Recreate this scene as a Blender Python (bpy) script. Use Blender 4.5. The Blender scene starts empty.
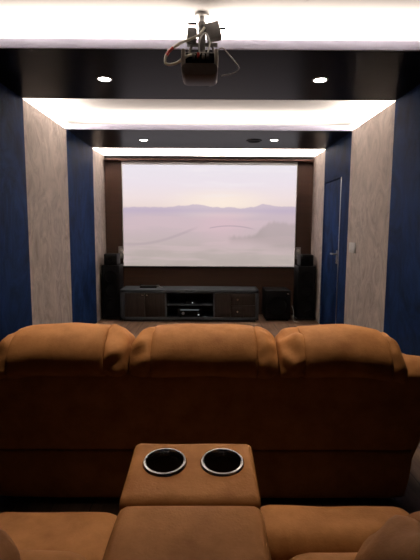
import bpy, bmesh, math, random
from mathutils import Vector, Matrix, noise

random.seed(7)
scene = bpy.context.scene
col = scene.collection
PI = math.pi

# ------------------------------------------------------------------ helpers
def link_mesh(name, bm, mat, parent=None, smooth=35, loc=None):
    me = bpy.data.meshes.new(name)
    bmesh.ops.recalc_face_normals(bm, faces=bm.faces)
    bm.to_mesh(me); bm.free()
    for p in me.polygons:
        p.use_smooth = True
    if smooth is not None and smooth < 180:
        me.set_sharp_from_angle(angle=math.radians(smooth))
    o = bpy.data.objects.new(name, me)
    me.materials.append(mat)
    col.objects.link(o)
    if parent is not None:
        o.parent = parent
    if loc is not None:
        o.location = loc
    return o

def empty(name, loc, label, cat, group=None, rotz=0):
    o = bpy.data.objects.new(name, None)
    o.empty_display_size = 0.05
    col.objects.link(o)
    o.location = loc
    o.rotation_euler = (0, 0, rotz)
    return tag(o, label, cat, group)

def tag(o, label, cat, group=None, kind=None):
    o['label'] = label; o['category'] = cat
    if group: o['group'] = group
    if kind: o['kind'] = kind
    return o

def copy_tree(o, parent=None):
    c = o.copy(); col.objects.link(c)
    if parent is not None:
        c.parent = parent
    for ch in list(o.children):
        copy_tree(ch, c)
    return c

def add_box(bm, x0, x1, y0, y1, z0, z1, bev=0.0, seg=2, rot=None):
    t = bmesh.new()
    bmesh.ops.create_cube(t, size=1.0)
    for v in t.verts:
        v.co = Vector((v.co.x * (x1 - x0), v.co.y * (y1 - y0), v.co.z * (z1 - z0)))
    if bev > 0:
        bmesh.ops.bevel(t, geom=list(t.edges), offset=bev, segments=seg, profile=0.5, affect='EDGES')
    c = Vector(((x0 + x1) / 2, (y0 + y1) / 2, (z0 + z1) / 2))
    for v in t.verts:
        p = v.co
        if rot is not None:
            p = rot @ p
        v.co = p + c
    merge(bm, t)
    return bm

def merge(bm, t):
    me = bpy.data.meshes.new('tmp')
    t.to_mesh(me); t.free()
    bm.from_mesh(me)
    bpy.data.meshes.remove(me)

def box(*a, **k):
    return add_box(bmesh.new(), *a, **k)

def add_cyl(bm, c, r0, r1, h, axis='Z', seg=32, bev=0.0):
    t = bmesh.new()
    bmesh.ops.create_cone(t, cap_ends=True, segments=seg, radius1=r0, radius2=r1, depth=h)
    if bev > 0:
        es = [e for e in t.edges if len(e.link_faces) == 2 and e.calc_face_angle(0) > 0.8]
        bmesh.ops.bevel(t, geom=es, offset=bev, segments=2, profile=0.5, affect='EDGES')
    m = Matrix.Identity(3)
    if axis == 'Y': m = Matrix.Rotation(-PI / 2, 3, 'X')
    if axis == 'X': m = Matrix.Rotation(PI / 2, 3, 'Y')
    for v in t.verts:
        v.co = m @ v.co + Vector(c)
    merge(bm, t)
    return bm

def lathe(prof, seg=40, c=(0, 0, 0), closed=False, caps=True):
    """prof: list of (r, z) turned about Z"""
    bm = bmesh.new()
    rings = []
    for r, z in prof:
        rings.append([bm.verts.new((c[0] + r * math.cos(2 * PI * i / seg), c[1] + r * math.sin(2 * PI * i / seg), c[2] + z)) for i in range(seg)])
    n = len(rings)
    for a in range(n if closed else n - 1):
        A, B = rings[a], rings[(a + 1) % n]
        for i in range(seg):
            bm.faces.new((A[i], A[(i + 1) % seg], B[(i + 1) % seg], B[i]))
    if not closed and caps:
        if prof[0][0] > 1e-5: bm.faces.new(rings[0][::-1])
        if prof[-1][0] > 1e-5: bm.faces.new(rings[-1])
    bmesh.ops.remove_doubles(bm, verts=bm.verts, dist=1e-6)
    return bm

def catmull(pts, n, closed=False):
    P = [Vector(p) for p in pts]
    out = []
    m = len(P)
    segs = m if closed else m - 1
    for s in range(segs):
        if closed:
            a, b, c, d = P[(s - 1) % m], P[s], P[(s + 1) % m], P[(s + 2) % m]
        else:
            a, b, c, d = P[max(s - 1, 0)], P[s], P[s + 1], P[min(s + 2, m - 1)]
        for k in range(n):
            t = k / n
            out.append(0.5 * ((2 * b) + (c - a) * t + (2 * a - 5 * b + 4 * c - d) * t * t + (3 * b - a - 3 * c + d) * t ** 3))
    if not closed:
        out.append(P[-1])
    return out

def tube(pts, r, seg=8, n=6, bm=None):
    bm = bm or bmesh.new()
    path = catmull(pts, n)
    prev = None; up = Vector((0.3, 0.2, 1)).normalized()
    for i, p in enumerate(path):
        d = (path[min(i + 1, len(path) - 1)] - path[max(i - 1, 0)])
        d = d.normalized() if d.length > 1e-9 else Vector((0, 0, 1))
        s = d.cross(up)
        if s.length < 1e-3: s = d.cross(Vector((1, 0, 0)))
        s.normalize(); u = s.cross(d)
        ring = [bm.verts.new(p + r * (math.cos(2 * PI * k / seg) * s + math.sin(2 * PI * k / seg) * u)) for k in range(seg)]
        if prev:
            for k in range(seg):
                bm.faces.new((prev[k], prev[(k + 1) % seg], ring[(k + 1) % seg], ring[k]))
        else:
            bm.faces.new(ring[::-1])
        prev = ring
        up = u
    bm.faces.new(prev)
    return bm

def loft(profile, stations, n=4, centre=None, wr=0.0, wf=9.0, seed=0.0):
    """profile: closed (y, z) outline; stations: (x, scale_y, scale_z, dy, dz) along X"""
    pr = catmull([(a, b, 0) for a, b in profile], n, closed=True)
    if centre is None:
        cy = sum(p.x for p in pr) / len(pr); cz = sum(p.y for p in pr) / len(pr)
    else:
        cy, cz = centre
    bm = bmesh.new(); rings = []
    for (x, sy, sz, dy, dz) in stations:
        ring = []
        for p in pr:
            q = Vector((x, cy + (p.x - cy) * sy + dy, cz + (p.y - cz) * sz + dz))
            if wr:
                d = Vector((q.x, q.y - cy, q.z - cz)); d.x = 0
                if d.length > 1e-6:
                    q += d.normalized() * wr * noise.noise(Vector((q.x * wf + seed, q.y * wf, q.z * wf)))
            ring.append(bm.verts.new(q))
        rings.append(ring)
    m = len(pr)
    for A, B in zip(rings, rings[1:]):
        for i in range(m):
            bm.faces.new((A[i], A[(i + 1) % m], B[(i + 1) % m], B[i]))
    bm.faces.new(rings[0][::-1]); bm.faces.new(rings[-1])
    return bm

def cushion(x0, x1, y0, y1, z0, z1, e=5.0, div=14, wr=0.004, wf=7.0, seed=0.0, crown=0.0, rot=None):
    """soft upholstered block (super-ellipsoid) with slight wrinkles"""
    bm = bmesh.new()
    bmesh.ops.create_cube(bm, size=2.0)
    bmesh.ops.subdivide_edges(bm, edges=list(bm.edges), cuts=div, use_grid_fill=True)
    c = Vector(((x0 + x1) / 2, (y0 + y1) / 2, (z0 + z1) / 2))
    h = Vector(((x1 - x0) / 2, (y1 - y0) / 2, (z1 - z0) / 2))
    hm = min(h)
    for v in bm.verts:
        p = v.co.copy()
        # a rounded box whose corner radius is a share of the smallest half size
        r = hm * min(1.0, 3.2 / e)
        q = Vector((p.x * h.x, p.y * h.y, p.z * h.z))
        core = Vector([max(-(h[i] - r), min(h[i] - r, q[i])) for i in range(3)])
        d = q - core
        if d.length > 1e-9:
            q = core + d.normalized() * r
        if crown:
            q.z += crown * (1 - p.x * p.x) * (1 - p.y * p.y) * (1 if p.z > 0 else 0) * abs(p.z)
        w = c + q
        q += q.normalized() * wr * noise.noise(Vector((w.x * wf + seed, w.y * wf, w.z * wf)))
        if rot is not None: q = rot @ q
        v.co = c + q
    return bm

# ------------------------------------------------------------------ materials
def new_mat(name):
    m = bpy.data.materials.new(name); m.use_nodes = True
    nt = m.node_tree
    return m, nt, nt.nodes['Principled BSDF']

def N(nt, t, **k):
    n = nt.nodes.new(t)
    for a, b in k.items(): setattr(n, a, b)
    return n

def ramp(nt, stops):
    r = nt.nodes.new('ShaderNodeValToRGB')
    e = r.color_ramp.elements
    while len(e) > 1: e.remove(e[-1])
    e[0].position = stops[0][0]; e[0].color = (*stops[0][1], 1)
    for p, c in stops[1:]:
        k = e.new(p); k.color = (*c, 1)
    return r

def plain(name, c, rough=0.5, metal=0.0, nscale=40.0, namt=0.06, bump=0.0, spec=0.5, coat=0.0):
    m, nt, b = new_mat(name)
    tc = N(nt, 'ShaderNodeTexCoord'); no = N(nt, 'ShaderNodeTexNoise')
    no.inputs['Scale'].default_value = nscale; no.inputs['Detail'].default_value = 4
    nt.links.new(tc.outputs['Object'], no.inputs['Vector'])
    r = ramp(nt, [(0.3, tuple(x * (1 - namt) for x in c)), (0.7, tuple(min(1, x * (1 + namt)) for x in c))])
    nt.links.new(no.outputs['Fac'], r.inputs['Fac'])
    nt.links.new(r.outputs['Color'], b.inputs['Base Color'])
    b.inputs['Roughness'].default_value = rough; b.inputs['Metallic'].default_value = metal
    b.inputs['Specular IOR Level'].default_value = spec
    b.inputs['Coat Weight'].default_value = coat
    if bump:
        bp = N(nt, 'ShaderNodeBump'); bp.inputs['Strength'].default_value = bump; bp.inputs['Distance'].default_value = 0.004
        nt.links.new(no.outputs['Fac'], bp.inputs['Height']); nt.links.new(bp.outputs['Normal'], b.inputs['Normal'])
    return m

def leather(name, c, dark):
    m, nt, b = new_mat(name)
    tc = N(nt, 'ShaderNodeTexCoord')
    n1 = N(nt, 'ShaderNodeTexNoise'); n1.inputs['Scale'].default_value = 9; n1.inputs['Detail'].default_value = 6; n1.inputs['Roughness'].default_value = 0.65
    n2 = N(nt, 'ShaderNodeTexNoise'); n2.inputs['Scale'].default_value = 160; n2.inputs['Detail'].default_value = 3
    for n in (n1, n2): nt.links.new(tc.outputs['Object'], n.inputs['Vector'])
    r = ramp(nt, [(0.30, dark), (0.62, c)])
    nt.links.new(n1.outputs['Fac'], r.inputs['Fac']); nt.links.new(r.outputs['Color'], b.inputs['Base Color'])
    ad = N(nt, 'ShaderNodeMath', operation='MULTIPLY_ADD'); ad.inputs[1].default_value = 0.25
    nt.links.new(n2.outputs['Fac'], ad.inputs[0]); nt.links.new(n1.outputs['Fac'], ad.inputs[2])
    bp = N(nt, 'ShaderNodeBump'); bp.inputs['Strength'].default_value = 0.25; bp.inputs['Distance'].default_value = 0.01
    nt.links.new(ad.outputs[0], bp.inputs['Height']); nt.links.new(bp.outputs['Normal'], b.inputs['Normal'])
    b.inputs['Roughness'].default_value = 0.72; b.inputs['Specular IOR Level'].default_value = 0.25
    b.inputs['Sheen Weight'].default_value = 0.15; b.inputs['Sheen Tint'].default_value = (*c, 1)
    return m

def plaster(name, a, c, scale=2.5, rough=0.6, stretch=(1, 1, 0.35), bump=0.3, dist=1.2, spec=0.1):
    """trowelled decorative plaster: swirly two-tone strokes"""
    m, nt, b = new_mat(name)
    tc = N(nt, 'ShaderNodeTexCoord'); mp = N(nt, 'ShaderNodeMapping')
    mp.inputs['Scale'].default_value = stretch
    nt.links.new(tc.outputs['Object'], mp.inputs['Vector'])
    n1 = N(nt, 'ShaderNodeTexNoise'); n1.inputs['Scale'].default_value = scale; n1.inputs['Detail'].default_value = 9
    n1.inputs['Roughness'].default_value = 0.68; n1.inputs['Distortion'].default_value = dist
    nt.links.new(mp.outputs['Vector'], n1.inputs['Vector'])
    r = ramp(nt, [(0.30, a), (0.68, c)])
    nt.links.new(n1.outputs['Fac'], r.inputs['Fac']); nt.links.new(r.outputs['Color'], b.inputs['Base Color'])
    bp = N(nt, 'ShaderNodeBump'); bp.inputs['Strength'].default_value = bump; bp.inputs['Distance'].default_value = 0.01
    nt.links.new(n1.outputs['Fac'], bp.inputs['Height']); nt.links.new(bp.outputs['Normal'], b.inputs['Normal'])
    b.inputs['Roughness'].default_value = rough; b.inputs['Specular IOR Level'].default_value = spec
    return m

def wood(name, a, c, scale, stretch, rough=0.4, planks=None, spec=0.3):
    m, nt, b = new_mat(name)
    tc = N(nt, 'ShaderNodeTexCoord'); mp = N(nt, 'ShaderNodeMapping'); mp.inputs['Scale'].default_value = stretch
    nt.links.new(tc.outputs['Object'], mp.inputs['Vector'])
    n1 = N(nt, 'ShaderNodeTexNoise'); n1.inputs['Scale'].default_value = scale; n1.inputs['Detail'].default_value = 8
    n1.inputs['Roughness'].default_value = 0.6; n1.inputs['Distortion'].default_value = 0.6
    nt.links.new(mp.outputs['Vector'], n1.inputs['Vector'])
    r = ramp(nt, [(0.28, a), (0.72, c)])
    nt.links.new(n1.outputs['Fac'], r.inputs['Fac'])
    out = r.outputs['Color']
    if planks:
        br = N(nt, 'ShaderNodeTexBrick'); br.offset = 0.37
        br.inputs['Scale'].default_value = 1.0; br.inputs['Brick Width'].default_value = planks[0]; br.inputs['Row Height'].default_value = planks[1]
        br.inputs['Mortar Size'].default_value = 0.002
        br.inputs['Color1'].default_value = (1, 1, 1, 1); br.inputs['Color2'].default_value = (0.72, 0.70, 0.68, 1); br.inputs['Mortar'].default_value = (0.2, 0.2, 0.2, 1)
        m2 = N(nt, 'ShaderNodeMapping'); m2.inputs['Rotation'].default_value = (0, 0, planks[2])
        nt.links.new(tc.outputs['Object'], m2.inputs['Vector']); nt.links.new(m2.outputs['Vector'], br.inputs['Vector'])
        mx = N(nt, 'ShaderNodeMix', data_type='RGBA', blend_type='MULTIPLY'); mx.inputs[0].default_value = 1
        nt.links.new(out, mx.inputs[6]); nt.links.new(br.outputs['Color'], mx.inputs[7]); out = mx.outputs[2]
    nt.links.new(out, b.inputs['Base Color'])
    b.inputs['Roughness'].default_value = rough; b.inputs['Specular IOR Level'].default_value = spec
    return m

def emit(name, c, s):
    m = bpy.data.materials.new(name); m.use_nodes = True
    nt = m.node_tree; nt.nodes.clear()
    o = N(nt, 'ShaderNodeOutputMaterial'); e = N(nt, 'ShaderNodeEmission')
    e.inputs['Color'].default_value = (*c, 1); e.inputs['Strength'].default_value = s
    nt.links.new(e.outputs[0], o.inputs[0])
    return m

M = {}
M['white'] = plain('white_paint', (0.80, 0.78, 0.77), 0.8, nscale=6, namt=0.02)
M['lip'] = plain('lilac_white_trim', (0.76, 0.75, 0.95), 0.6, nscale=8, namt=0.03)
M['soffit'] = plain('black_satin_panel', (0.003, 0.0025, 0.0035), 0.30, nscale=3, namt=0.15, spec=0.025)
M['blue'] = plaster('blue_brushed_plaster', (0.001, 0.005, 0.028), (0.011, 0.036, 0.125), 3.0, 0.7, (1, 1, .6), .4, 2.2, .06)
M['grey'] = plaster('grey_brushed_plaster', (0.34, 0.285, 0.255), (0.64, 0.545, 0.49), 4.0, 0.8, (1, 1, .7), .5, 2.6)
M['brownwall'] = wood('dark_brown_wood_wall', (0.030, 0.011, 0.006), (0.055, 0.022, 0.012), 3.0, (0.5, 1, 7), 0.6)
M['floor'] = wood('laminate_floor', (0.16, 0.092, 0.06), (0.34, 0.215, 0.15), 3.0, (7, 0.6, 1), 0.45, planks=(1.2, 0.18, PI / 2))
M['tan'] = leather('tan_suede_leather', (0.45, 0.200, 0.066), (0.30, 0.122, 0.036))
M['black'] = plain('black_plastic', (0.003, 0.003, 0.0033), 0.5, spec=0.12)
M['blacksoft'] = plain('black_speaker_cloth', (0.003, 0.003, 0.0033), 0.9, spec=0.1, nscale=200, bump=0.3)
M['gloss'] = plain('gloss_black', (0.006, 0.006, 0.007), 0.18)
M['wellblack'] = plain('matte_black_well', (0.006, 0.006, 0.007), 0.6, spec=0.2)
M['chrome'] = plain('chrome', (0.75, 0.74, 0.72), 0.16, 1.0, namt=0.02)
M['rim'] = plain('dark_chrome', (0.28, 0.27, 0.265), 0.25, 1.0, namt=0.02)
M['steel'] = plain('brushed_steel', (0.5, 0.49, 0.48), 0.35, 1.0, namt=0.05)
M['bench'] = plain('slate_grey_laminate', (0.030, 0.037, 0.047), 0.6, nscale=20, namt=0.1)
M['benchwood'] = wood('dark_oak_fronts', (0.008, 0.005, 0.004), (0.032, 0.021, 0.016), 5.0, (9, 9, 0.7), 0.5)
M['inside'] = plain('niche_black', (0.010, 0.010, 0.012), 0.6)
M['dgrey'] = plain('dark_grey_metal', (0.24, 0.225, 0.215), 0.5, 0.3)
M['projshell'] = plain('graphite_shell', (0.34, 0.29, 0.25), 0.5)
M['cable'] = plain('cream_cable', (0.9, 0.85, 0.73), 0.5)
M['projdark'] = plain('dark_graphite_shell', (0.11, 0.09, 0.08), 0.5, spec=0.15)
M['red'] = plain('red_tape', (0.55, 0.03, 0.02), 0.5)
M['wire'] = plain('grey_wire', (0.45, 0.44, 0.42), 0.5)
M['whiteplastic'] = plain('white_plastic', (0.75, 0.73, 0.70), 0.4, namt=0.02)
M['plate'] = plain('grey_plate', (0.42, 0.41, 0.41), 0.5, namt=0.03)
M['lampglass'] = emit('lit_lamp_disc', (1.0, 0.96, 0.90), 30)
M['led'] = emit('standby_led', (0.9, 0.95, 1.0), 1.2)
M['display'] = emit('lit_display_line', (0.75, 0.85, 0.9), 0.16)

def screen_picture():
    """the projected picture: hazy dawn over a lake with hills and a wooded shore"""
    m = bpy.data.materials.new('projected_picture'); m.use_nodes = True
    nt = m.node_tree; nt.nodes.clear()
    L = nt.links.new
    out = N(nt, 'ShaderNodeOutputMaterial'); em = N(nt, 'ShaderNodeEmission')
    uv = N(nt, 'ShaderNodeTexCoord'); sp = N(nt, 'ShaderNodeSeparateXYZ'); L(uv.outputs['Generated'], sp.inputs[0])
    U, V = sp.outputs['X'], sp.outputs['Z']
    def mth(op, a, b=None, c=None):
        n = N(nt, 'ShaderNodeMath', operation=op)
        for i, q in enumerate((a, b, c)):
            if q is None: continue
            if isinstance(q, (int, float)): n.inputs[i].default_value = q
            else: L(q, n.inputs[i])
        return n.outputs[0]
    def mix(f, a, b):
        n = N(nt, 'ShaderNodeMix', data_type='RGBA'); L(f, n.inputs[0])
        for k, q in ((6, a), (7, b)):
            if isinstance(q, tuple): n.inputs[k].default_value = (*q, 1)
            else: L(q, n.inputs[k])
        return n.outputs[2]
    def smooth(x, lo, hi):
        n = N(nt, 'ShaderNodeMapRange', interpolation_type='SMOOTHSTEP'); L(x, n.inputs[0])
        n.inputs[1].default_value = lo; n.inputs[2].default_value = hi
        return n.outputs[0]
    def nz(scale, det, sx=1.0, sz=1.0, off=0.0):
        mp = N(nt, 'ShaderNodeMapping'); mp.inputs['Scale'].default_value = (sx, 0, sz); mp.inputs['Location'].default_value = (off, off, off)
        L(uv.outputs['Generated'], mp.inputs[0])
        n = N(nt, 'ShaderNodeTexNoise'); n.inputs['Scale'].default_value = scale; n.inputs['Detail'].default_value = det
        L(mp.outputs[0], n.inputs['Vector']); return n.outputs['Fac']
    def srgb(r, g, b):
        return tuple(((x / 255) / 12.92 if x < 10 else ((x / 255 + .055) / 1.055) ** 2.4) for x in (r, g, b))
    r = ramp(nt, [(0.0, srgb(186, 174, 168)), (0.18, srgb(193, 178, 176)), (0.38, srgb(204, 184, 190)), (0.56, srgb(204, 186, 198)),
                  (0.60, srgb(236, 218, 214)), (0.68, srgb(240, 224, 224)), (0.82, srgb(237, 226, 234)), (1.0, srgb(236, 230, 238))])
    L(V, r.inputs[0]); c = r.outputs[0]
    # sun glow over the hills
    du = mth('SUBTRACT', U, 0.57); dv = mth('SUBTRACT', V, 0.63)
    d = mth('SQRT', mth('ADD', mth('MULTIPLY', du, du), mth('MULTIPLY', mth('MULTIPLY', dv, dv), 5.0)))
    glow = mth('SUBTRACT', 1.0, smooth(d, 0.0, 0.42))
    c = mix(mth('MULTIPLY', glow, 0.8), c, srgb(254, 238, 222))
    # cloud bands
    cl = mth('MULTIPLY', smooth(nz(2.6, 5, 1.0, 5.0, 3.1), 0.50, 0.72), smooth(V, 0.6, 0.75))
    c = mix(mth('MULTIPLY', cl, 0.35), c, srgb(247, 240, 242))
    # water streaks
    ws = mth('MULTIPLY', smooth(nz(2.0, 5, 1.0, 6.0, 1.7), 0.46, 0.58), mth('SUBTRACT', 1.0, smooth(V, 0.48, 0.56)))
    c = mix(mth('MULTIPLY', ws, 0.35), c, srgb(218, 192, 198))
    du2 = mth('SUBTRACT', U, 0.58)
    refl = mth('MULTIPLY', mth('SUBTRACT', 1.0, smooth(mth('ABSOLUTE', du2), 0.0, 0.22)), mth('MULTIPLY', smooth(V, 0.12, 0.42), mth('SUBTRACT', 1.0, smooth(V, 0.5, 0.6))))
    c = mix(mth('MULTIPLY', refl, 0.4), c, srgb(226, 190, 200))
    # far hills
    hn = nz(4.5, 5, 1.0, 0.0, 0.35)
    ht = mth('MULTIPLY_ADD', hn, 0.20, 0.510)
    hill = mth('MULTIPLY', mth('SUBTRACT', 1.0, smooth(mth('SUBTRACT', V, ht), -0.006, 0.006)), smooth(V, 0.50, 0.56))
    c = mix(mth('MULTIPLY', hill, 0.72), c, srgb(192, 176, 198))
    # wooded shore to the right
    sn = nz(22, 5, 1.0, 0.0, 5.2)
    top = mth('ADD', mth('MULTIPLY', smooth(U, 0.72, 0.88), 0.15), mth('MULTIPLY_ADD', sn, 0.13, 0.235))
    low = mth('MULTIPLY_ADD', smooth(U, 0.70, 0.95), -0.10, 0.285)
    sh = mth('MULTIPLY', mth('SUBTRACT', 1.0, smooth(mth('SUBTRACT', V, top), -0.03, 0.02)), smooth(mth('SUBTRACT', V, low), -0.10, 0.06))
    sh = mth('MULTIPLY', sh, smooth(U, 0.60, 0.64))
    c = mix(mth('MULTIPLY', sh, mth('MULTIPLY_ADD', smooth(U, 0.72, 0.86), -0.25, 0.75)), c, srgb(166, 153, 152))
    # jetty line
    jy = mth('ADD', mth('MULTIPLY', mth('MULTIPLY', mth('SUBTRACT', U, 0.62), mth('SUBTRACT', U, 0.62)), -1.6), 0.405)
    jet = mth('MULTIPLY', mth('SUBTRACT', 1.0, smooth(mth('ABSOLUTE', mth('SUBTRACT', V, jy)), 0.003, 0.009)), mth('MULTIPLY', smooth(U, 0.495, 0.51), mth('SUBTRACT', 1.0, smooth(U, 0.72, 0.78))))
    c = mix(mth('MULTIPLY', jet, 0.45), c, srgb(160, 146, 158))
    cy_ = mth('ADD', mth('MULTIPLY', mth('SINE', mth('MULTIPLY_ADD', U, 7.0, 3.6)), 0.055), mth('MULTIPLY_ADD', U, 0.30, 0.24))
    cu = mth('MULTIPLY', mth('SUBTRACT', 1.0, smooth(mth('ABSOLUTE', mth('SUBTRACT', V, cy_)), 0.004, 0.022)), mth('SUBTRACT', 1.0, smooth(U, 0.36, 0.46)))
    c = mix(mth('MULTIPLY', cu, 0.38), c, srgb(172, 156, 164))
    # near reeds along the bottom
    gb = mth('MULTIPLY', smooth(nz(5, 6, 1.0, 2.0, 8.0), 0.42, 0.62), mth('SUBTRACT', 1.0, smooth(V, 0.05, 0.28)))
    c = mix(mth('MULTIPLY', gb, 0.30), c, srgb(172, 160, 156))
    L(c, em.inputs['Color']); em.inputs['Strength'].default_value = SCREEN_STRENGTH
    L(em.outputs[0], out.inputs[0])
    return m

EXPOSURE = 0.0
SCREEN_STRENGTH = 1.0
M['picture'] = screen_picture()

# ------------------------------------------------------------------ room
XW = 1.54          # face of the wall cladding
XS = 1.62          # structural wall
ZS = 2.35          # underside of the soffits / top of the cladding
ZC = 2.50          # ceiling
YF = 6.48          # front (screen) wall face
YB = -1.80         # back wall
EDGE = [2.70, 3.70, 4.79, 5.85]

def struct(name, bm, m, label, cat, parent=None):
    o = link_mesh(name, bm, m, parent)
    if parent is None:
        tag(o, label, cat, kind='structure')
    return o

struct('floor', box(-XS - .1, XS + .1, YB - .1, YF + .2, -.1, 0), M['floor'], 'brown wood laminate floor between the sofas and the bench', 'floor')
struct('ceiling', box(-XS - .1, XS + .1, YB - .1, YF + .2, ZC, ZC + .1), M['white'], 'white cove-lit ceiling above the black dropped panels', 'ceiling')
wl = struct('wall_left', box(-XS - .1, -XS, YB - .1, YF + .2, 0, ZC), M['white'], 'left side wall with blue and grey plaster panels', 'wall')
wr_ = struct('wall_right', box(XS, XS + .1, YB - .1, YF + .2, 0, ZC), M['white'], 'right side wall with blue and grey plaster panels, switch and hidden door', 'wall')
wf_ = struct('wall_front', box(-XS, XS, YF + .08, YF + .2, 0, ZC), M['white'], 'front wall clad in dark brown wood behind the projection screen', 'wall')
struct('wall_back', box(-XS, XS, YB - .1, YB, 0, ZC), M['blue'], 'back wall behind the second sofa', 'wall')
struct('wood_panel', box(-XW, XW, YF, YF + .08, 0, ZS - .01), M['brownwall'], None, None, wf_)

runs = [(YB, EDGE[1], 'blue'), (EDGE[1], EDGE[2], 'grey'), (EDGE[2], EDGE[3], 'blue'), (EDGE[3], YF + .08, 'grey')]
DOOR = (5.09, 5.80, 1.90)
for side, w in ((-1, wl), (1, wr_)):
    for a, b_, k in runs:
        x0, x1 = sorted((side * XW, side * XS))
        if side > 0 and a == EDGE[2]:
            bm = box(x0, x1, a, DOOR[0], 0, ZS)
            add_box(bm, x0, x1, DOOR[1], b_, 0, ZS)
            add_box(bm, x0, x1, DOOR[0], DOOR[1], DOOR[2], ZS)
            bmesh.ops.remove_doubles(bm, verts=bm.verts, dist=1e-5)
        else:
            bm = box(x0, x1, a, b_, 0, ZS)
        o = struct(k + '_panel', bm, M[k], None, None, w)
        o['label'] = ('dark blue' if k == 'blue' else 'pale grey') + ' brushed plaster wall panel'

# flush hidden door in the far right blue panel
d = tag(link_mesh('door_1', box(XW + .004, XW + .05, DOOR[0] + .006, DOOR[1] - .004, 0.008, DOOR[2] - .006, .003), M['blue']),
        'flush blue door in the right wall with a bright edge strip', 'door', kind='structure')
link_mesh('edge_strip', box(XW - .006, XW + .012, DOOR[0] - .004, DOOR[0] + .012, 0.008, DOOR[2], .002), M['steel'], d)['label'] = 'bright metal edge strip'
bm = box(XW - .008, XW + .005, DOOR[0] + .05, DOOR[0] + .085, .885, 1.045, .004)
add_cyl(bm, (XW - .025, DOOR[0] + .067, 1.0), .009, .009, .04, 'X', 16)
add_box(bm, XW - .052, XW - .036, DOOR[0] + .055, DOOR[0] + .19, .99, 1.01, .005)
link_mesh('door_handle', bm, M['dgrey'], d)
link_mesh('keyhole', add_cyl(bmesh.new(), (XW - .008, DOOR[0] + .067, .915), .008, .008, .006, 'X', 16), M['chrome'], d)

# dropped black panels (cove trays) with a pale lip
for (a, b_, lab) in ((EDGE[0], EDGE[1], 'black dropped ceiling panel nearest the projector'), (EDGE[2], EDGE[3], 'black dropped ceiling panel nearest the screen')):
    s = tag(link_mesh('ceiling_beam', box(-XS, XS, a + .012, b_ - .012, ZS, ZS + .045), M['soffit']), lab, 'ceiling panel', kind='structure')
    for y in (a, b_ - .012):
        o = link_mesh('edge_lip', box(-XS, XS, y, y + .012, ZS - .001, ZS + .055, .002), M['lip'], s)
        o['label'] = 'pale lilac edge lip'

# ------------------------------------------------------------------ lamps of the room, plus added fill spots over the sofas
def strip(name, x, y, z, lx, ly, w, up=True, c=(1.0, 0.90, 0.80)):
    l = bpy.data.lights.new(name, 'AREA'); l.shape = 'RECTANGLE'; l.size = lx; l.size_y = ly; l.energy = w; l.color = c
    o = bpy.data.objects.new(name, l); col.objects.link(o)
    o.location = (x, y, z); o.rotation_euler = (PI if up else 0, 0, 0)
    return o
STR = 20.0   # watts per metre of strip
WARM = (1.0, 0.87, 0.76)
for y in (EDGE[0] + .09, EDGE[1] - .09, EDGE[2] + .09, EDGE[3] - .09):
    strip('cove_strip_light', 0, y, ZS + .052, 3.0, .02, STR * 3.0, c=WARM)
for side in (-1, 1):
    for a, b_ in ((EDGE[1], EDGE[2]), (EDGE[3], YF)):
        strip('cove_strip_light', side * (XS - .03), (a + b_) / 2, ZS + .006, .02, (b_ - a) * .96, STR * (b_ - a), c=WARM)
strip('cove_strip_light', 0, YF + .05, ZS + .004, 3.0, .02, STR * 3.0, c=WARM)

def downlight(x, y, label, first, watts):
    t = empty('downlight', (x, y, ZS), label, 'downlight', None)
    if first is None:
        ring = lathe([(.043, -.001), (.045, -.006), (.055, -.006), (.058, .0), (.043, .0)], 40)
        link_mesh('trim_ring', ring, M['whiteplastic'], t)
        link_mesh('lamp_disc', lathe([(0, -.002), (.043, -.002), (.043, -.0005), (0, -.0005)], 32), M['lampglass'], t)
    else:
        for ch in first.children:
            c = ch.copy(); col.objects.link(c); c.parent = t
    l = bpy.data.lights.new('downlight_beam', 'SPOT'); l.energy = watts; l.spot_size = math.radians(110); l.spot_blend = 1.0
    l.shadow_soft_size = .034; l.color = (1.0, 0.80, 0.60)
    o = bpy.data.objects.new('downlight_beam', l); col.objects.link(o); o.location = (x, y, ZS - .012)
    return t

d0 = downlight(-.75, 3.22, 'lit round downlight left of the projector in the nearer black ceiling panel', None, 28)
downlight(.79, 3.21, 'lit round downlight right of the projector in the nearer black ceiling panel', d0, 28)
downlight(-.785, 5.32, 'small lit downlight above left half of the screen, in the farther ceiling panel', d0, 22)
downlight(.775, 5.28, 'small lit downlight beside the round ceiling speaker, above right half of screen', d0, 22)

for x in (-.52, -.03, .46):      # unseen warm spots added to light the rear row, no fixtures
    l = bpy.data.lights.new('rear_fill_spot', 'SPOT'); l.energy = 30; l.spot_size = math.radians(38); l.spot_blend = 1.0
    l.shadow_soft_size = .04; l.color = (1.0, 0.80, 0.60)
    o = bpy.data.objects.new('rear_fill_spot', l); col.objects.link(o); o.location = (x, 1.12, ZC - .01)

for x in (-.70, -.05, .62):     # added out-of-view spots without fixtures, brightening the front headrest tops
    l = bpy.data.lights.new('front_fill_spot', 'SPOT'); l.energy = 84; l.spot_size = math.radians(40); l.spot_blend = 1.0
    l.shadow_soft_size = .06; l.color = (1.0, 0.80, 0.60)
    o = bpy.data.objects.new('front_fill_spot', l); col.objects.link(o); o.location = (x, 2.16, ZC - .01); o.rotation_euler = (math.radians(-7), 0, 0)

t = empty('ceiling_speaker', (.54, 5.34, ZS), 'round flush grille in the farther black ceiling panel beside the downlight', 'ceiling speaker')
link_mesh('rim', lathe([(.072, -.003), (.075, -.008), (.092, -.008), (.095, 0), (.072, 0)], 40), M['black'], t)
link_mesh('grille', lathe([(0, -.006), (.05, -.005), (.072, -.003), (.072, -.001), (0, -.001)], 40), M['blacksoft'], t)

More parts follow.
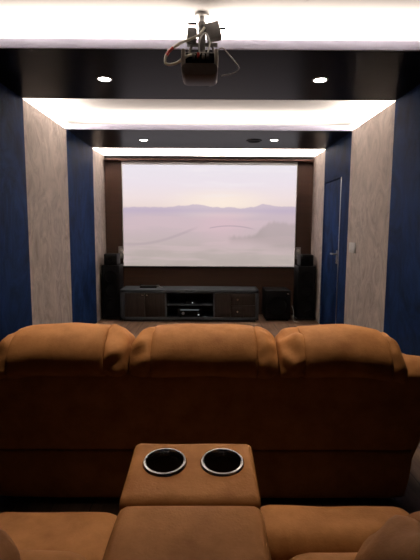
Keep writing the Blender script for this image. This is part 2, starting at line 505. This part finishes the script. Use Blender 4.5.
# ------------------------------------------------------------------ projector on its ceiling mount
mt = empty('ceiling_mount', (-.045, 2.62, ZC), 'dark metal pole mount on the ceiling holding the projector', 'projector mount')
bm = add_cyl(bmesh.new(), (0, 0, -.006), .045, .045, .012, seg=32, bev=.003)
link_mesh('ceiling_plate', bm, M['whiteplastic'], mt)
bm = add_cyl(bmesh.new(), (0, 0, -.03), .017, .017, .04, seg=24)
link_mesh('ceiling_collar', bm, M['whiteplastic'], mt)
bm = add_cyl(bmesh.new(), (0, 0, -.095), .021, .021, .10, seg=24)
add_cyl(bm, (0, 0, -.055), .024, .024, .03, seg=24, bev=.003)
link_mesh('pole', bm, M['dgrey'], mt)
R = Matrix.Rotation
bm = box(.022, .105, -.03, .03, -.135, -.045, .006, rot=R(math.radians(-14), 3, 'Y'))
link_mesh('clamp_block', bm, M['dgrey'], mt)
bm = box(-.085, -.03, -.03, .03, -.155, -.075, .006, rot=R(math.radians(6), 3, 'Y'))
link_mesh('clamp_block', bm, M['dgrey'], mt)
bm = box(-.02, .02, -.025, .025, -.20, -.12, .004)
add_box(bm, -.085, .09, -.012, .012, -.168, -.152, .003)
link_mesh('bracket', bm, M['dgrey'], mt)
for sx in (-1, 1):
    link_mesh('arm', tube([(sx * .03, 0, -.155), (sx * .06, 0, -.17), (sx * .075, .0, -.225)], .007), M['dgrey'], mt)
bm = add_cyl(bmesh.new(), (-.055, -.01, -.05), .007, .007, .05, 'X', 12)
link_mesh('knob', bm, M['black'], mt)
bm = add_cyl(bmesh.new(), (.118, -.01, -.075), .007, .007, .04, 'X', 12)
link_mesh('knob', bm, M['black'], mt)

pj = empty('projector', (-.055, 2.60, 2.165), 'dark grey projector hanging from the ceiling mount in front of the black panel', 'projector')
def rrect(w, h, r, n=6):
    o = []
    for cx, cz, a0 in ((w / 2 - r, h / 2 - r, 0), (-w / 2 + r, h / 2 - r, 90), (-w / 2 + r, -h / 2 + r, 180), (w / 2 - r, -h / 2 + r, 270)):
        for k in range(n + 1):
            a = math.radians(a0 + 90 * k / n); o.append((cx + r * math.cos(a), cz + r * math.sin(a)))
    return o
def extrude(outl, secs):
    """outline (x, z) swept along y: secs = (y, scale_x, scale_z, dz)"""
    bm = bmesh.new(); rings = []
    for y, sx, sz, dz in secs:
        rings.append([bm.verts.new((x * sx, y, z * sz + dz)) for x, z in outl])
    n = len(outl)
    for A, B in zip(rings, rings[1:]):
        for i in range(n): bm.faces.new((A[i], A[(i + 1) % n], B[(i + 1) % n], B[i]))
    bm.faces.new(rings[0]); bm.faces.new(rings[-1][::-1])
    return bm
# lower chassis with rounded nose, side rails and a recessed port panel on the back
bm = extrude(rrect(.205, .068, .03), [(-.09, .95, .92, 0), (-.083, 1, 1, 0), (.085, 1, 1, 0), (.095, .95, .92, 0)])
ch_ = link_mesh('chassis', bm, M['projdark'], pj, loc=(0, 0, .004))
link_mesh('lens_ring', add_cyl(bmesh.new(), (.045, .10, .004), .032, .032, .03, 'Y', 32), M['black'], pj)
link_mesh('lens', add_cyl(bmesh.new(), (.045, .116, .004), .028, .022, .008, 'Y', 32), M['gloss'], pj)
for sx in (-1, 1):
    bm = box(sx * .092 - .011, sx * .092 + .011, -.085, .085, .012, .115, .008, 3)
    link_mesh('side_rail', bm, M['projshell'], pj)
link_mesh('port_panel', box(-.082, .082, -.05, .08, .04, .105, .004), M['black'], pj)
link_mesh('top_plate', box(-.10, .10, -.02, .085, .1, .12, .006), M['projshell'], pj)
for k, x in enumerate((-.035, -.008, .02, .045)):
    link_mesh('plug', box(x - .007, x + .007, -.085, -.045, .07, .088 + .006 * (k % 2), .002), [M['dgrey'], M['red'], M['plate'], M['dgrey']][k], pj)

cb = empty('cable', (0, 0, 0), 'thick cream cable looping left of the projector, with red tape', 'cable')
cpts = [(-.075, 2.56, 2.262), (-.12, 2.54, 2.25), (-.19, 2.53, 2.205), (-.245, 2.53, 2.205), (-.235, 2.54, 2.265), (-.175, 2.55, 2.315), (-.11, 2.56, 2.345), (-.06, 2.57, 2.375), (-.03, 2.59, 2.42)]
link_mesh('sheath', tube(cpts, .0075, 10, 8), M['cable'], cb)
link_mesh('tape', tube([(-.24, 2.535, 2.25), (-.228, 2.5425, 2.273), (-.205, 2.546, 2.294)], .0088, 10, 6), M['red'], cb)
link_mesh('cable', tube([(-.055, 2.555, 2.26), (-.06, 2.54, 2.31), (-.045, 2.55, 2.36), (-.02, 2.58, 2.385), (.0, 2.56, 2.33), (-.01, 2.55, 2.27)], .005, 8, 8), M['whiteplastic'])
tag(bpy.data.objects['cable.001'], 'short white cable looping from the projector ports round the mount pole', 'cable')
w = link_mesh('wire', tube([(.03, 2.58, 2.285), (.07, 2.56, 2.30), (.10, 2.56, 2.275), (.145, 2.55, 2.22), (.165, 2.55, 2.185), (.13, 2.55, 2.16), (.066, 2.56, 2.15)], .003, 8, 8), M['wire'])
tag(w, 'thin grey wire looping out to the right of the projector', 'wire')

# ------------------------------------------------------------------ projection screen
SX0, SX1, SZ0, SZ1 = -1.268, 1.283, .742, 2.222
ps = empty('projection_screen', (0, YF - .04, SZ0), 'large lit projection screen showing a hazy lake on the front wall', 'projection screen')
yy = -.012
link_mesh('case', box(-1.52, 1.52, -.055, .035, 1.565, 1.605, .006), M['black'], ps)['label'] = 'long black roller case'
link_mesh('case_trim', box(-1.52, 1.52, -.057, .035, 1.535, 1.563, .004), M['brownwall'], ps)
link_mesh('fabric', box(SX0 - .012, SX1 + .012, -.004, .0, -.012, 1.54), M['whiteplastic'], ps)
o = link_mesh('picture', box(SX0, SX1, -.006, -.0045, .0, SZ1 - SZ0), M['picture'], ps); o['label'] = 'lit picture of a pale lake at dawn'
link_mesh('bottom_bar', add_cyl(bmesh.new(), ((SX0 + SX1) / 2, -.002, -.018), .009, .009, SX1 - SX0 + .04, 'X', 16), M['black'], ps)

# ------------------------------------------------------------------ tv bench
BX0, BX1, BY0, BY1, BH = -1.228, .703, 5.91, 6.33, .452
tb = empty('media_bench', ((BX0 + BX1) / 2, (BY0 + BY1) / 2, 0), 'long low slate grey media bench with dark oak fronts under the screen', 'tv bench')
bw = (BX1 - BX0) / 2; bd = (BY1 - BY0) / 2
bm = box(-bw, bw, -bd, bd, BH - .045, BH, .003)
add_box(bm, -bw, bw, -bd, bd, .03, .065, .003)
add_box(bm, -bw, -bw + .06, -bd, bd, .03, BH, .003)
add_box(bm, bw - .045, bw, -bd, bd, .03, BH, .003)
link_mesh('frame', bm, M['bench'], tb)
link_mesh('plinth', box(-bw + .04, bw - .04, -bd + .03, bd - .03, 0, .03), M['inside'], tb)
link_mesh('back_board', box(-bw + .03, bw - .03, bd - .012, bd - .002, .05, BH - .03), M['inside'], tb)
def bx(px):    # metres from the bench middle for a fraction along its front
    return -bw + px * 2 * bw
zl, zh = .068, BH - .048
NX0, NX1 = bx(.335), bx(.670)
for x in (NX0 - .012, NX1 + .012):
    link_mesh('divider', box(x - .010, x + .010, -bd + .004, bd - .012, .06, BH - .04), M['bench'], tb)
link_mesh('shelf', box(NX0, NX1, -bd + .012, bd - .012, .228, .244, .002), M['bench'], tb)
dx0, dx1 = -bw + .063, NX0 - .024
mid = (dx0 + dx1) / 2
for a, b_, hx in ((dx0, mid - .002, mid - .03), (mid + .002, dx1, mid + .03)):
    dr = link_mesh('door', box(a, b_, -bd + .002, -bd + .022, zl, zh, .002), M['benchwood'], tb)
    link_mesh('handle', box(hx - .015, hx + .015, -bd - .012, -bd + .003, zh - .035, zh - .022, .003), M['chrome'], dr)
ex0, ex1 = NX1 + .024, bw - .048
em = ex0 + (ex1 - ex0) * .40
dr = link_mesh('door', box(ex0, em - .002, -bd + .002, -bd + .022, zl, zh, .002), M['benchwood'], tb)
zm = (zl + zh) / 2
for a, b_ in ((zl, zm - .002), (zm + .002, zh)):
    dr = link_mesh('drawer', box(em + .002, ex1, -bd + .002, -bd + .022, a, b_, .002), M['benchwood'], tb)
    bm = add_cyl(bmesh.new(), (em + .09, -bd - .008, (a + b_) / 2), .012, .009, .02, 'Y', 16)
    link_mesh('knob', bm, M['chrome'], dr)

BC = ((BX0 + BX1) / 2, (BY0 + BY1) / 2)
def bench_at(fx, dy, z): return (BC[0] + bx(fx), BC[1] + dy, z)
# amplifier on the lower shelf
av = empty('media_player', bench_at(.50, -.06, .065), 'black box with a bright display line in the lower open shelf', 'media player')
link_mesh('body', box(-.17, .17, -.13, .13, .0125, .125, .006), M['black'], av)
link_mesh('display', box(-.13, .13, -.1325, -.1295, .098, .108), M['display'], av)
link_mesh('power_light', box(.115, .135, -.1325, -.1295, .03, .036), M['led'], av)
for sx in (-1, 1):
    for sy in (-1, 1):
        link_mesh('foot', add_cyl(bmesh.new(), (sx * .13, sy * .1, .006), .014, .014, .012, seg=16), M['black'], av)
link_mesh('dial', add_cyl(bmesh.new(), (-.09, -.138, .055), .02, .018, .016, 'Y', 24), M['dgrey'], av)
sb = empty('set_top_box', bench_at(.52, -.07, .244), 'small flat black box with one white light in the upper open shelf', 'set-top box')
link_mesh('body', box(-.09, .09, -.07, .07, 0, .034, .005), M['black'], sb)
link_mesh('power_light', box(-.006, .006, -.0725, -.0695, .013, .021), M['led'], sb)
rt_ = empty('router', bench_at(.19, .03, BH), 'low black router lying on the left end of the bench top', 'router')
link_mesh('body', box(-.12, .12, -.07, .07, 0, .028, .009), M['black'], rt_)
for x in (-.09, .09):
    link_mesh('antenna', tube([(x, .06, .02), (x * 1.15, .075, .03), (x * 1.55, .075, .035)], .006), M['black'], rt_)
link_mesh('cable_plug', tube([(.10, .0, .02), (.14, -.01, .035), (.17, -.02, .012), (.2, .0, .004)], .004), M['wire'], rt_)

# ------------------------------------------------------------------ tower speakers, subwoofer
def tower(x, label, rz):
    t = empty('tower_speaker', (x, 6.17, 0), label, 'speaker', None, rz)
    pl = link_mesh('plinth', box(-.145, .145, -.16, .16, .02, .05, .006), M['gloss'], t)
    for sx in (-1, 1):
        for sy in (-1, 1):
            link_mesh('spike', add_cyl(bmesh.new(), (sx * .12, sy * .13, .012), .006, .014, .024, seg=16), M['chrome'], t)
    link_mesh('cabinet', box(-.125, .125, -.15, .15, .05, .78, .012, 3), M['black'], t)
    link_mesh('top_module', box(-.092, .092, -.14, .12, .78, .94, .014, 3), M['black'], t)
    def driver(z, r, y):
        o = link_mesh('driver', lathe([(r, 0), (r * 1.08, .006), (r, .010), (r * .92, .004), (r * .35, -.03), (r * .3, -.015), (0, -.005)], 36), M['blacksoft'], t)
        o.rotation_euler = (PI / 2, 0, 0); o.location = (0, y, z)
        return o
    for z in (.22, .42, .62): driver(z, .085, -.152)
    o = driver(.86, .035, -.142); o.name = 'tweeter'
    return t
tower(-1.380, 'black tower speaker left of the media bench', math.radians(0))
tower(1.385, 'black tower speaker in the right front corner beside the grey panel', math.radians(0))

sw = empty('subwoofer', (.985, 6.19, 0), 'black cube subwoofer on the floor right of the media bench', 'subwoofer')
link_mesh('cabinet', box(-.18, .18, -.20, .20, .03, .44, .015, 3), M['black'], sw)
for sx in (-1, 1):
    for sy in (-1, 1):
        link_mesh('foot', add_cyl(bmesh.new(), (sx * .14, sy * .15, .015), .018, .02, .03, seg=16), M['black'], sw)
o = link_mesh('driver', lathe([(.13, 0), (.142, .008), (.13, .014), (.12, .005), (.05, -.04), (.045, -.02), (0, -.01)], 40), M['blacksoft'], sw)
o.rotation_euler = (PI / 2, 0, 0); o.location = (-.01, -.202, .22)
link_mesh('badge', box(.125, .15, -.206, -.199, .385, .40, .002), M['chrome'], sw)['label'] = 'small bright badge'
cw = link_mesh('wire', tube([(1.185, 6.02, .22), (1.205, 5.985, .14), (1.195, 5.96, .06), (1.21, 5.93, .012), (1.27, 5.90, .006)], .004, 8, 8), M['wire'])
tag(cw, 'thin pale wire hanging to the floor between subwoofer and right tower speaker', 'wire')

def outlet(x, label):
    t = empty('wall_outlet', (x, YF, .94), label, 'wall outlet')
    link_mesh('plate', box(-.04, .04, -.012, 0, -.09, .09, .004), M['plate'], t)
    for z in (-.04, .04):
        o = link_mesh('socket', lathe([(.028, 0), (.026, -.001), (.024, .006), (0, .006)], 24), M['whiteplastic'], t)
        o.rotation_euler = (PI / 2, 0, 0); o.location = (0, -.0065, z)
outlet(-1.315, 'pale vertical outlet plate just below the left edge of the screen')
outlet(1.345, 'pale vertical outlet plate just below the right edge of the screen')

ls = empty('light_switch', (XW, 4.60, 1.10), 'white switch plate on the right grey wall panel beside the door', 'light switch')
link_mesh('plate', box(-.010, 0, -.095, .095, -.055, .055, .004), M['whiteplastic'], ls)
for y in (-.045, .045):
    link_mesh('rocker', box(-.014, -.008, y - .036, y + .036, -.036, .036, .003), M['whiteplastic'], ls)

# ------------------------------------------------------------------ sofas
HEAD = [(.030, .640), (-.035, .658), (-.062, .695), (-.048, .765), (.012, .828), (.10, .852), (.19, .840), (.27, .79), (.30, .70), (.29, .58), (.22, .53), (.10, .55)]
HC = (.12, .69)
def headrest(parent, xl, xr, dl, dr, gl, gr, seed, zoff=0.0, yoff=0.0):
    """pillow-top: main roll with a sewn gusset at each end; dl / dr = how far the ends sink"""
    prof = [(a + yoff, b + zoff) for a, b in HEAD]; cen = (HC[0] + yoff, HC[1] + zoff)
    a, b = xl + gl, xr - gr
    st = []
    us = [0, .004, .012, .03] + [.06 + .88 * i / 16 for i in range(17)] + [.97, .988, .996, 1]
    for u in us:
        x = a + (b - a) * u
        e = min(u, 1 - u) * (b - a)
        s = 1 - .05 * max(0, 1 - e / .016) ** 2
        end = dl if u < .5 else dr
        sag = -end * max(0, abs(u - .5) * 2 - .1) ** 2 * .28
        st.append((x, s, s, 0, sag))
    main = link_mesh('headrest', loft(prof, st, 4, cen, .007, 7, seed), M['tan'], parent, 60)
    for (x0, x1, dd) in ((a + .006, xl, dl), (b - .006, xr, dr)):
        st = []
        for u in (0, .06, .14, .25, .38, .5, .62, .73, .82, .89, .94, .975, 1):
            s = (.90 + .045 * min(1, u / .2)) * (1 - .26 * u ** 3.0)
            if u > .93: s *= 1 - .25 * ((u - .93) / .07) ** 2
            st.append((x0 + (x1 - x0) * u, s, s - dd * .5 * u * u, 0, -dd * (.20 + .35 * u * u)))
        if x1 < x0: st = st[::-1]
        link_mesh('gusset', loft(prof, st, 4, cen, .022, 16, seed + x0), M['tan'], main, 60)
    return main

def sofa(name, yb, seats, arms, label, console=None, hy=0.0, hz=0.0, armz=.605):
    """seats: (xl, xr, sink left, sink right, seat x0, seat x1); arms: (x0, x1)"""
    t = empty(name, ((arms[0][0] + arms[1][1]) / 2, yb, 0), label, 'sofa')
    X0 = t.location.x
    def bring(o):
        o.location.x -= X0
        return o
    xl, xr = seats[0][0], seats[-1][1]
    for i, (a, b, dl, dr, s0, s1) in enumerate(seats):
        bring(headrest(t, a, b, dl, dr, .10 if i else .085, .10 if i < len(seats) - 1 else .085, i * 3.7 + yb, hz, hy))
    # outer back: upper shell and lower bulging panel
    def shell(prof, e0, e1, nm, sd, tp):
        st = []
        for i in range(25):
            u = i / 24; x = e0 + (e1 - e0) * u
            e = min(u, 1 - u) * (e1 - e0)
            s = 1 - .10 * max(0, 1 - e / .07) ** 2
            st.append((x, s, 1 - .03 * max(0, 1 - e / .07) ** 2, 0, 0))
        bm = loft(prof, st, 4, None, .004, 4, sd)
        mx = (e0 + e1) / 2
        for v in bm.verts:
            v.co.x = mx + (v.co.x - mx) * (1 - tp * max(0, .62 - v.co.z))
        return bring(link_mesh(nm, bm, M['tan'], t, 60))
    shell([(.07, .70), (.012, .662), (-.002, .62), (.022, .50), (.045, .36), (.06, .27), (.10, .25), (.18, .27), (.18, .45), (.16, .68)], xl - .11, xr + .13, 'back_panel', 2.2, .15)
    shell([(.07, .265), (.05, .24), (.035, .17), (.035, .09), (.055, .03), (.18, .03), (.22, .10), (.22, .22), (.16, .265)], xl - .115, xr + .135, 'lower_back_panel', 5.1, .16)
    bm = box(seats[0][4] - .04, seats[-1][5] + .04, .20, .62, .035, .29, .02, 3)
    bring(link_mesh('base', bm, M['tan'], t))
    for x in (seats[0][4], seats[-1][5]):
        for y in (.24, .57):
            bring(link_mesh('foot', add_cyl(bmesh.new(), (x, y, .02), .022, .028, .04, seg=20), M['black'], t))
    for i, (a, b, dl, dr, s0, s1) in enumerate(seats):
        bring(link_mesh('backrest', cushion(s0 + .01, s1 - .01, .10, .285, .38, .66, 4, 12, .008, 6, i * 1.3), M['tan'], t, 60))
        sc = bring(link_mesh('seat_cushion', cushion(s0 + .004, s1 - .004, .27, .475 - (.13 if console and not i else 0), .27, .475, 5, 14, .006, 6, i + .4, .008), M['tan'], t, 60))
        fr = bring(link_mesh('footrest', cushion(s0 + .006, s1 - .006, .478 - (.13 if console and not i else 0), .648, .16, .502, 5, 16, .006, 6, i + 3.4), M['tan'], t, 60))
    for k, (a, b) in enumerate(arms):
        body = cushion(a + .03, b - .04 if k else b - .01, .10, .60,   .035, armz - .085, 9, 10, .004, 5, k)
        if k == 0:
            for v in body.verts: pass
        for v in body.verts:      # outer flank tapers inwards to the floor
            f = max(0, min(1, (.50 - v.co.z) / .46))
            outer = (v.co.x - a) / (b - a) if k else (b - v.co.x) / (b - a)
            v.co.x += (-1 if k else 1) * .20 * f * max(0, outer)
        ab = bring(link_mesh('armrest', body, M['tan'], t, 60))
        pad = cushion(a, b, .09, .645, armz - .165, armz, 4, 14, .010, 7, k + 9)
        for v in pad.verts:       # pad rolls down at the front
            f = max(0, (v.co.y - .47) / .17)
            v.co.z -= .05 * f * f
        link_mesh('arm_pad', pad, M['tan'], ab, 60)
    if console:
        c0, c1, ztop, yf = console
        bm = box(c0 + .012, c1 - .012, .12, yf - .012, .05, ztop - .05, .015, 3)
        cs = bring(link_mesh('console', bm, M['tan'], t))
        # front block with two round wells
        ysplit = .335
        fb = cushion(c0, c1, ysplit, yf, ztop - .16, ztop, 14, 18, .003, 7, 2)
        TILT = Matrix.Translation((0, ysplit, ztop)) @ Matrix.Rotation(math.radians(5.5), 4, 'X') @ Matrix.Translation((0, -ysplit, -ztop))
        fb.transform(TILT)
        cutx = [c0 + (c1 - c0) * .280, c0 + (c1 - c0) * .735]
        cy = .468
        cup = bring(link_mesh('cup_holder_block', fb, M['tan'], t, 60))
        for j, cx in enumerate(cutx):
            rim = lathe([(.0425, -.012), (.0435, -.001), (.0465, .005), (.0515, .0045), (.0545, -.001), (.053, -.012)], 48, (cx, cy, ztop + .001), closed=True); rim.transform(TILT)
            rm = link_mesh('cup_holder', rim, M['rim'], cup); rm['label'] = 'chrome cup holder rim'
            well = lathe([(.0432, -.004), (.042, -.02), (.041, -.085), (.0, -.087)], 40, (cx, cy, ztop), caps=False); well.transform(TILT)
            link_mesh('well', well, M['wellblack'], cup)
        # open the leather where the wells go in
        cutter = bmesh.new()
        for cx in cutx:
            add_cyl(cutter, (cx, cy, ztop - .03), .0475, .0475, .14, seg=48)
        cutter.transform(TILT)
        return t, cup, cutter, bring, (c0, c1, ztop, ysplit)
    return t

FS = sofa('recliner_sofa', 1.835,
          [(-.952, -.352, .09, .02, -.96, -.355), (-.348, .312, .035, .035, -.345, .31), (.316, .880, .035, .10, .318, .88)],
          [(-1.22, -.93), (.855, 1.14)],
          'tan leather three-seat recliner sofa in the front row, seen from behind facing screen', hz=-.008)

res = sofa('recliner_sofa', .53,
           [(-.93, -.315, .08, .08, -.665, -.195), (.25, .865, .08, .08, .122, .595)],
           [(-.94, -.66), (.61, .87)],
           'tan leather two-seat recliner sofa in the foreground with a cup holder console in the middle',
           console=(-.192, .118, .70, .560), hy=-.085, hz=.0, armz=.55)
RS, cup, cutter, bring, (c0, c1, zt, ys) = res
# boolean the two wells out of the console front block, then bake the result
me = bpy.data.meshes.new('well_cut'); cutter.to_mesh(me); cutter.free()
co = bpy.data.objects.new('well_cut', me); col.objects.link(co)
co.parent = RS; co.location = cup.location
md = cup.modifiers.new('wells', 'BOOLEAN'); md.operation = 'DIFFERENCE'; md.object = co; md.solver = 'EXACT'
bpy.context.view_layer.update()
dg = bpy.context.evaluated_depsgraph_get()
nm = bpy.data.meshes.new_from_object(cup.evaluated_get(dg))
cup.modifiers.clear(); cup.data = nm
bpy.data.objects.remove(co)
lid = cushion(c0 + .001, c1 + .001, .10, ys + .002, zt - .14, zt - .001, 9, 16, .004, 6, 6)
bring(link_mesh('console_lid', lid, M['tan'], RS, 60))

# ------------------------------------------------------------------ camera, world, colour management
cam = bpy.data.cameras.new('camera')
cam.sensor_fit = 'VERTICAL'; cam.sensor_height = 24.0; cam.lens = 430.0 / 560.0 * 24.0
cam.clip_start = 0.02
co = bpy.data.objects.new('camera', cam); col.objects.link(co)
pitch = math.atan(50 / 430.0); yaw = math.radians(0.2); roll = math.radians(0.3)
co.matrix_world = (Matrix.Translation((0, 0, 1.28)) @ Matrix.Rotation(-yaw, 4, 'Z') @ Matrix.Rotation(PI / 2 - pitch, 4, 'X') @ Matrix.Rotation(roll, 4, 'Z'))
scene.camera = co
scene.cycles.diffuse_bounces = 1
wd = bpy.data.worlds.new('dark_world'); scene.world = wd; wd.use_nodes = True
wd.node_tree.nodes['Background'].inputs[0].default_value = (0, 0, 0, 1)
vs = scene.view_settings
vs.view_transform = 'Standard'; vs.look = 'None'; vs.exposure = EXPOSURE; vs.gamma = 1.0; vs.use_curve_mapping = False
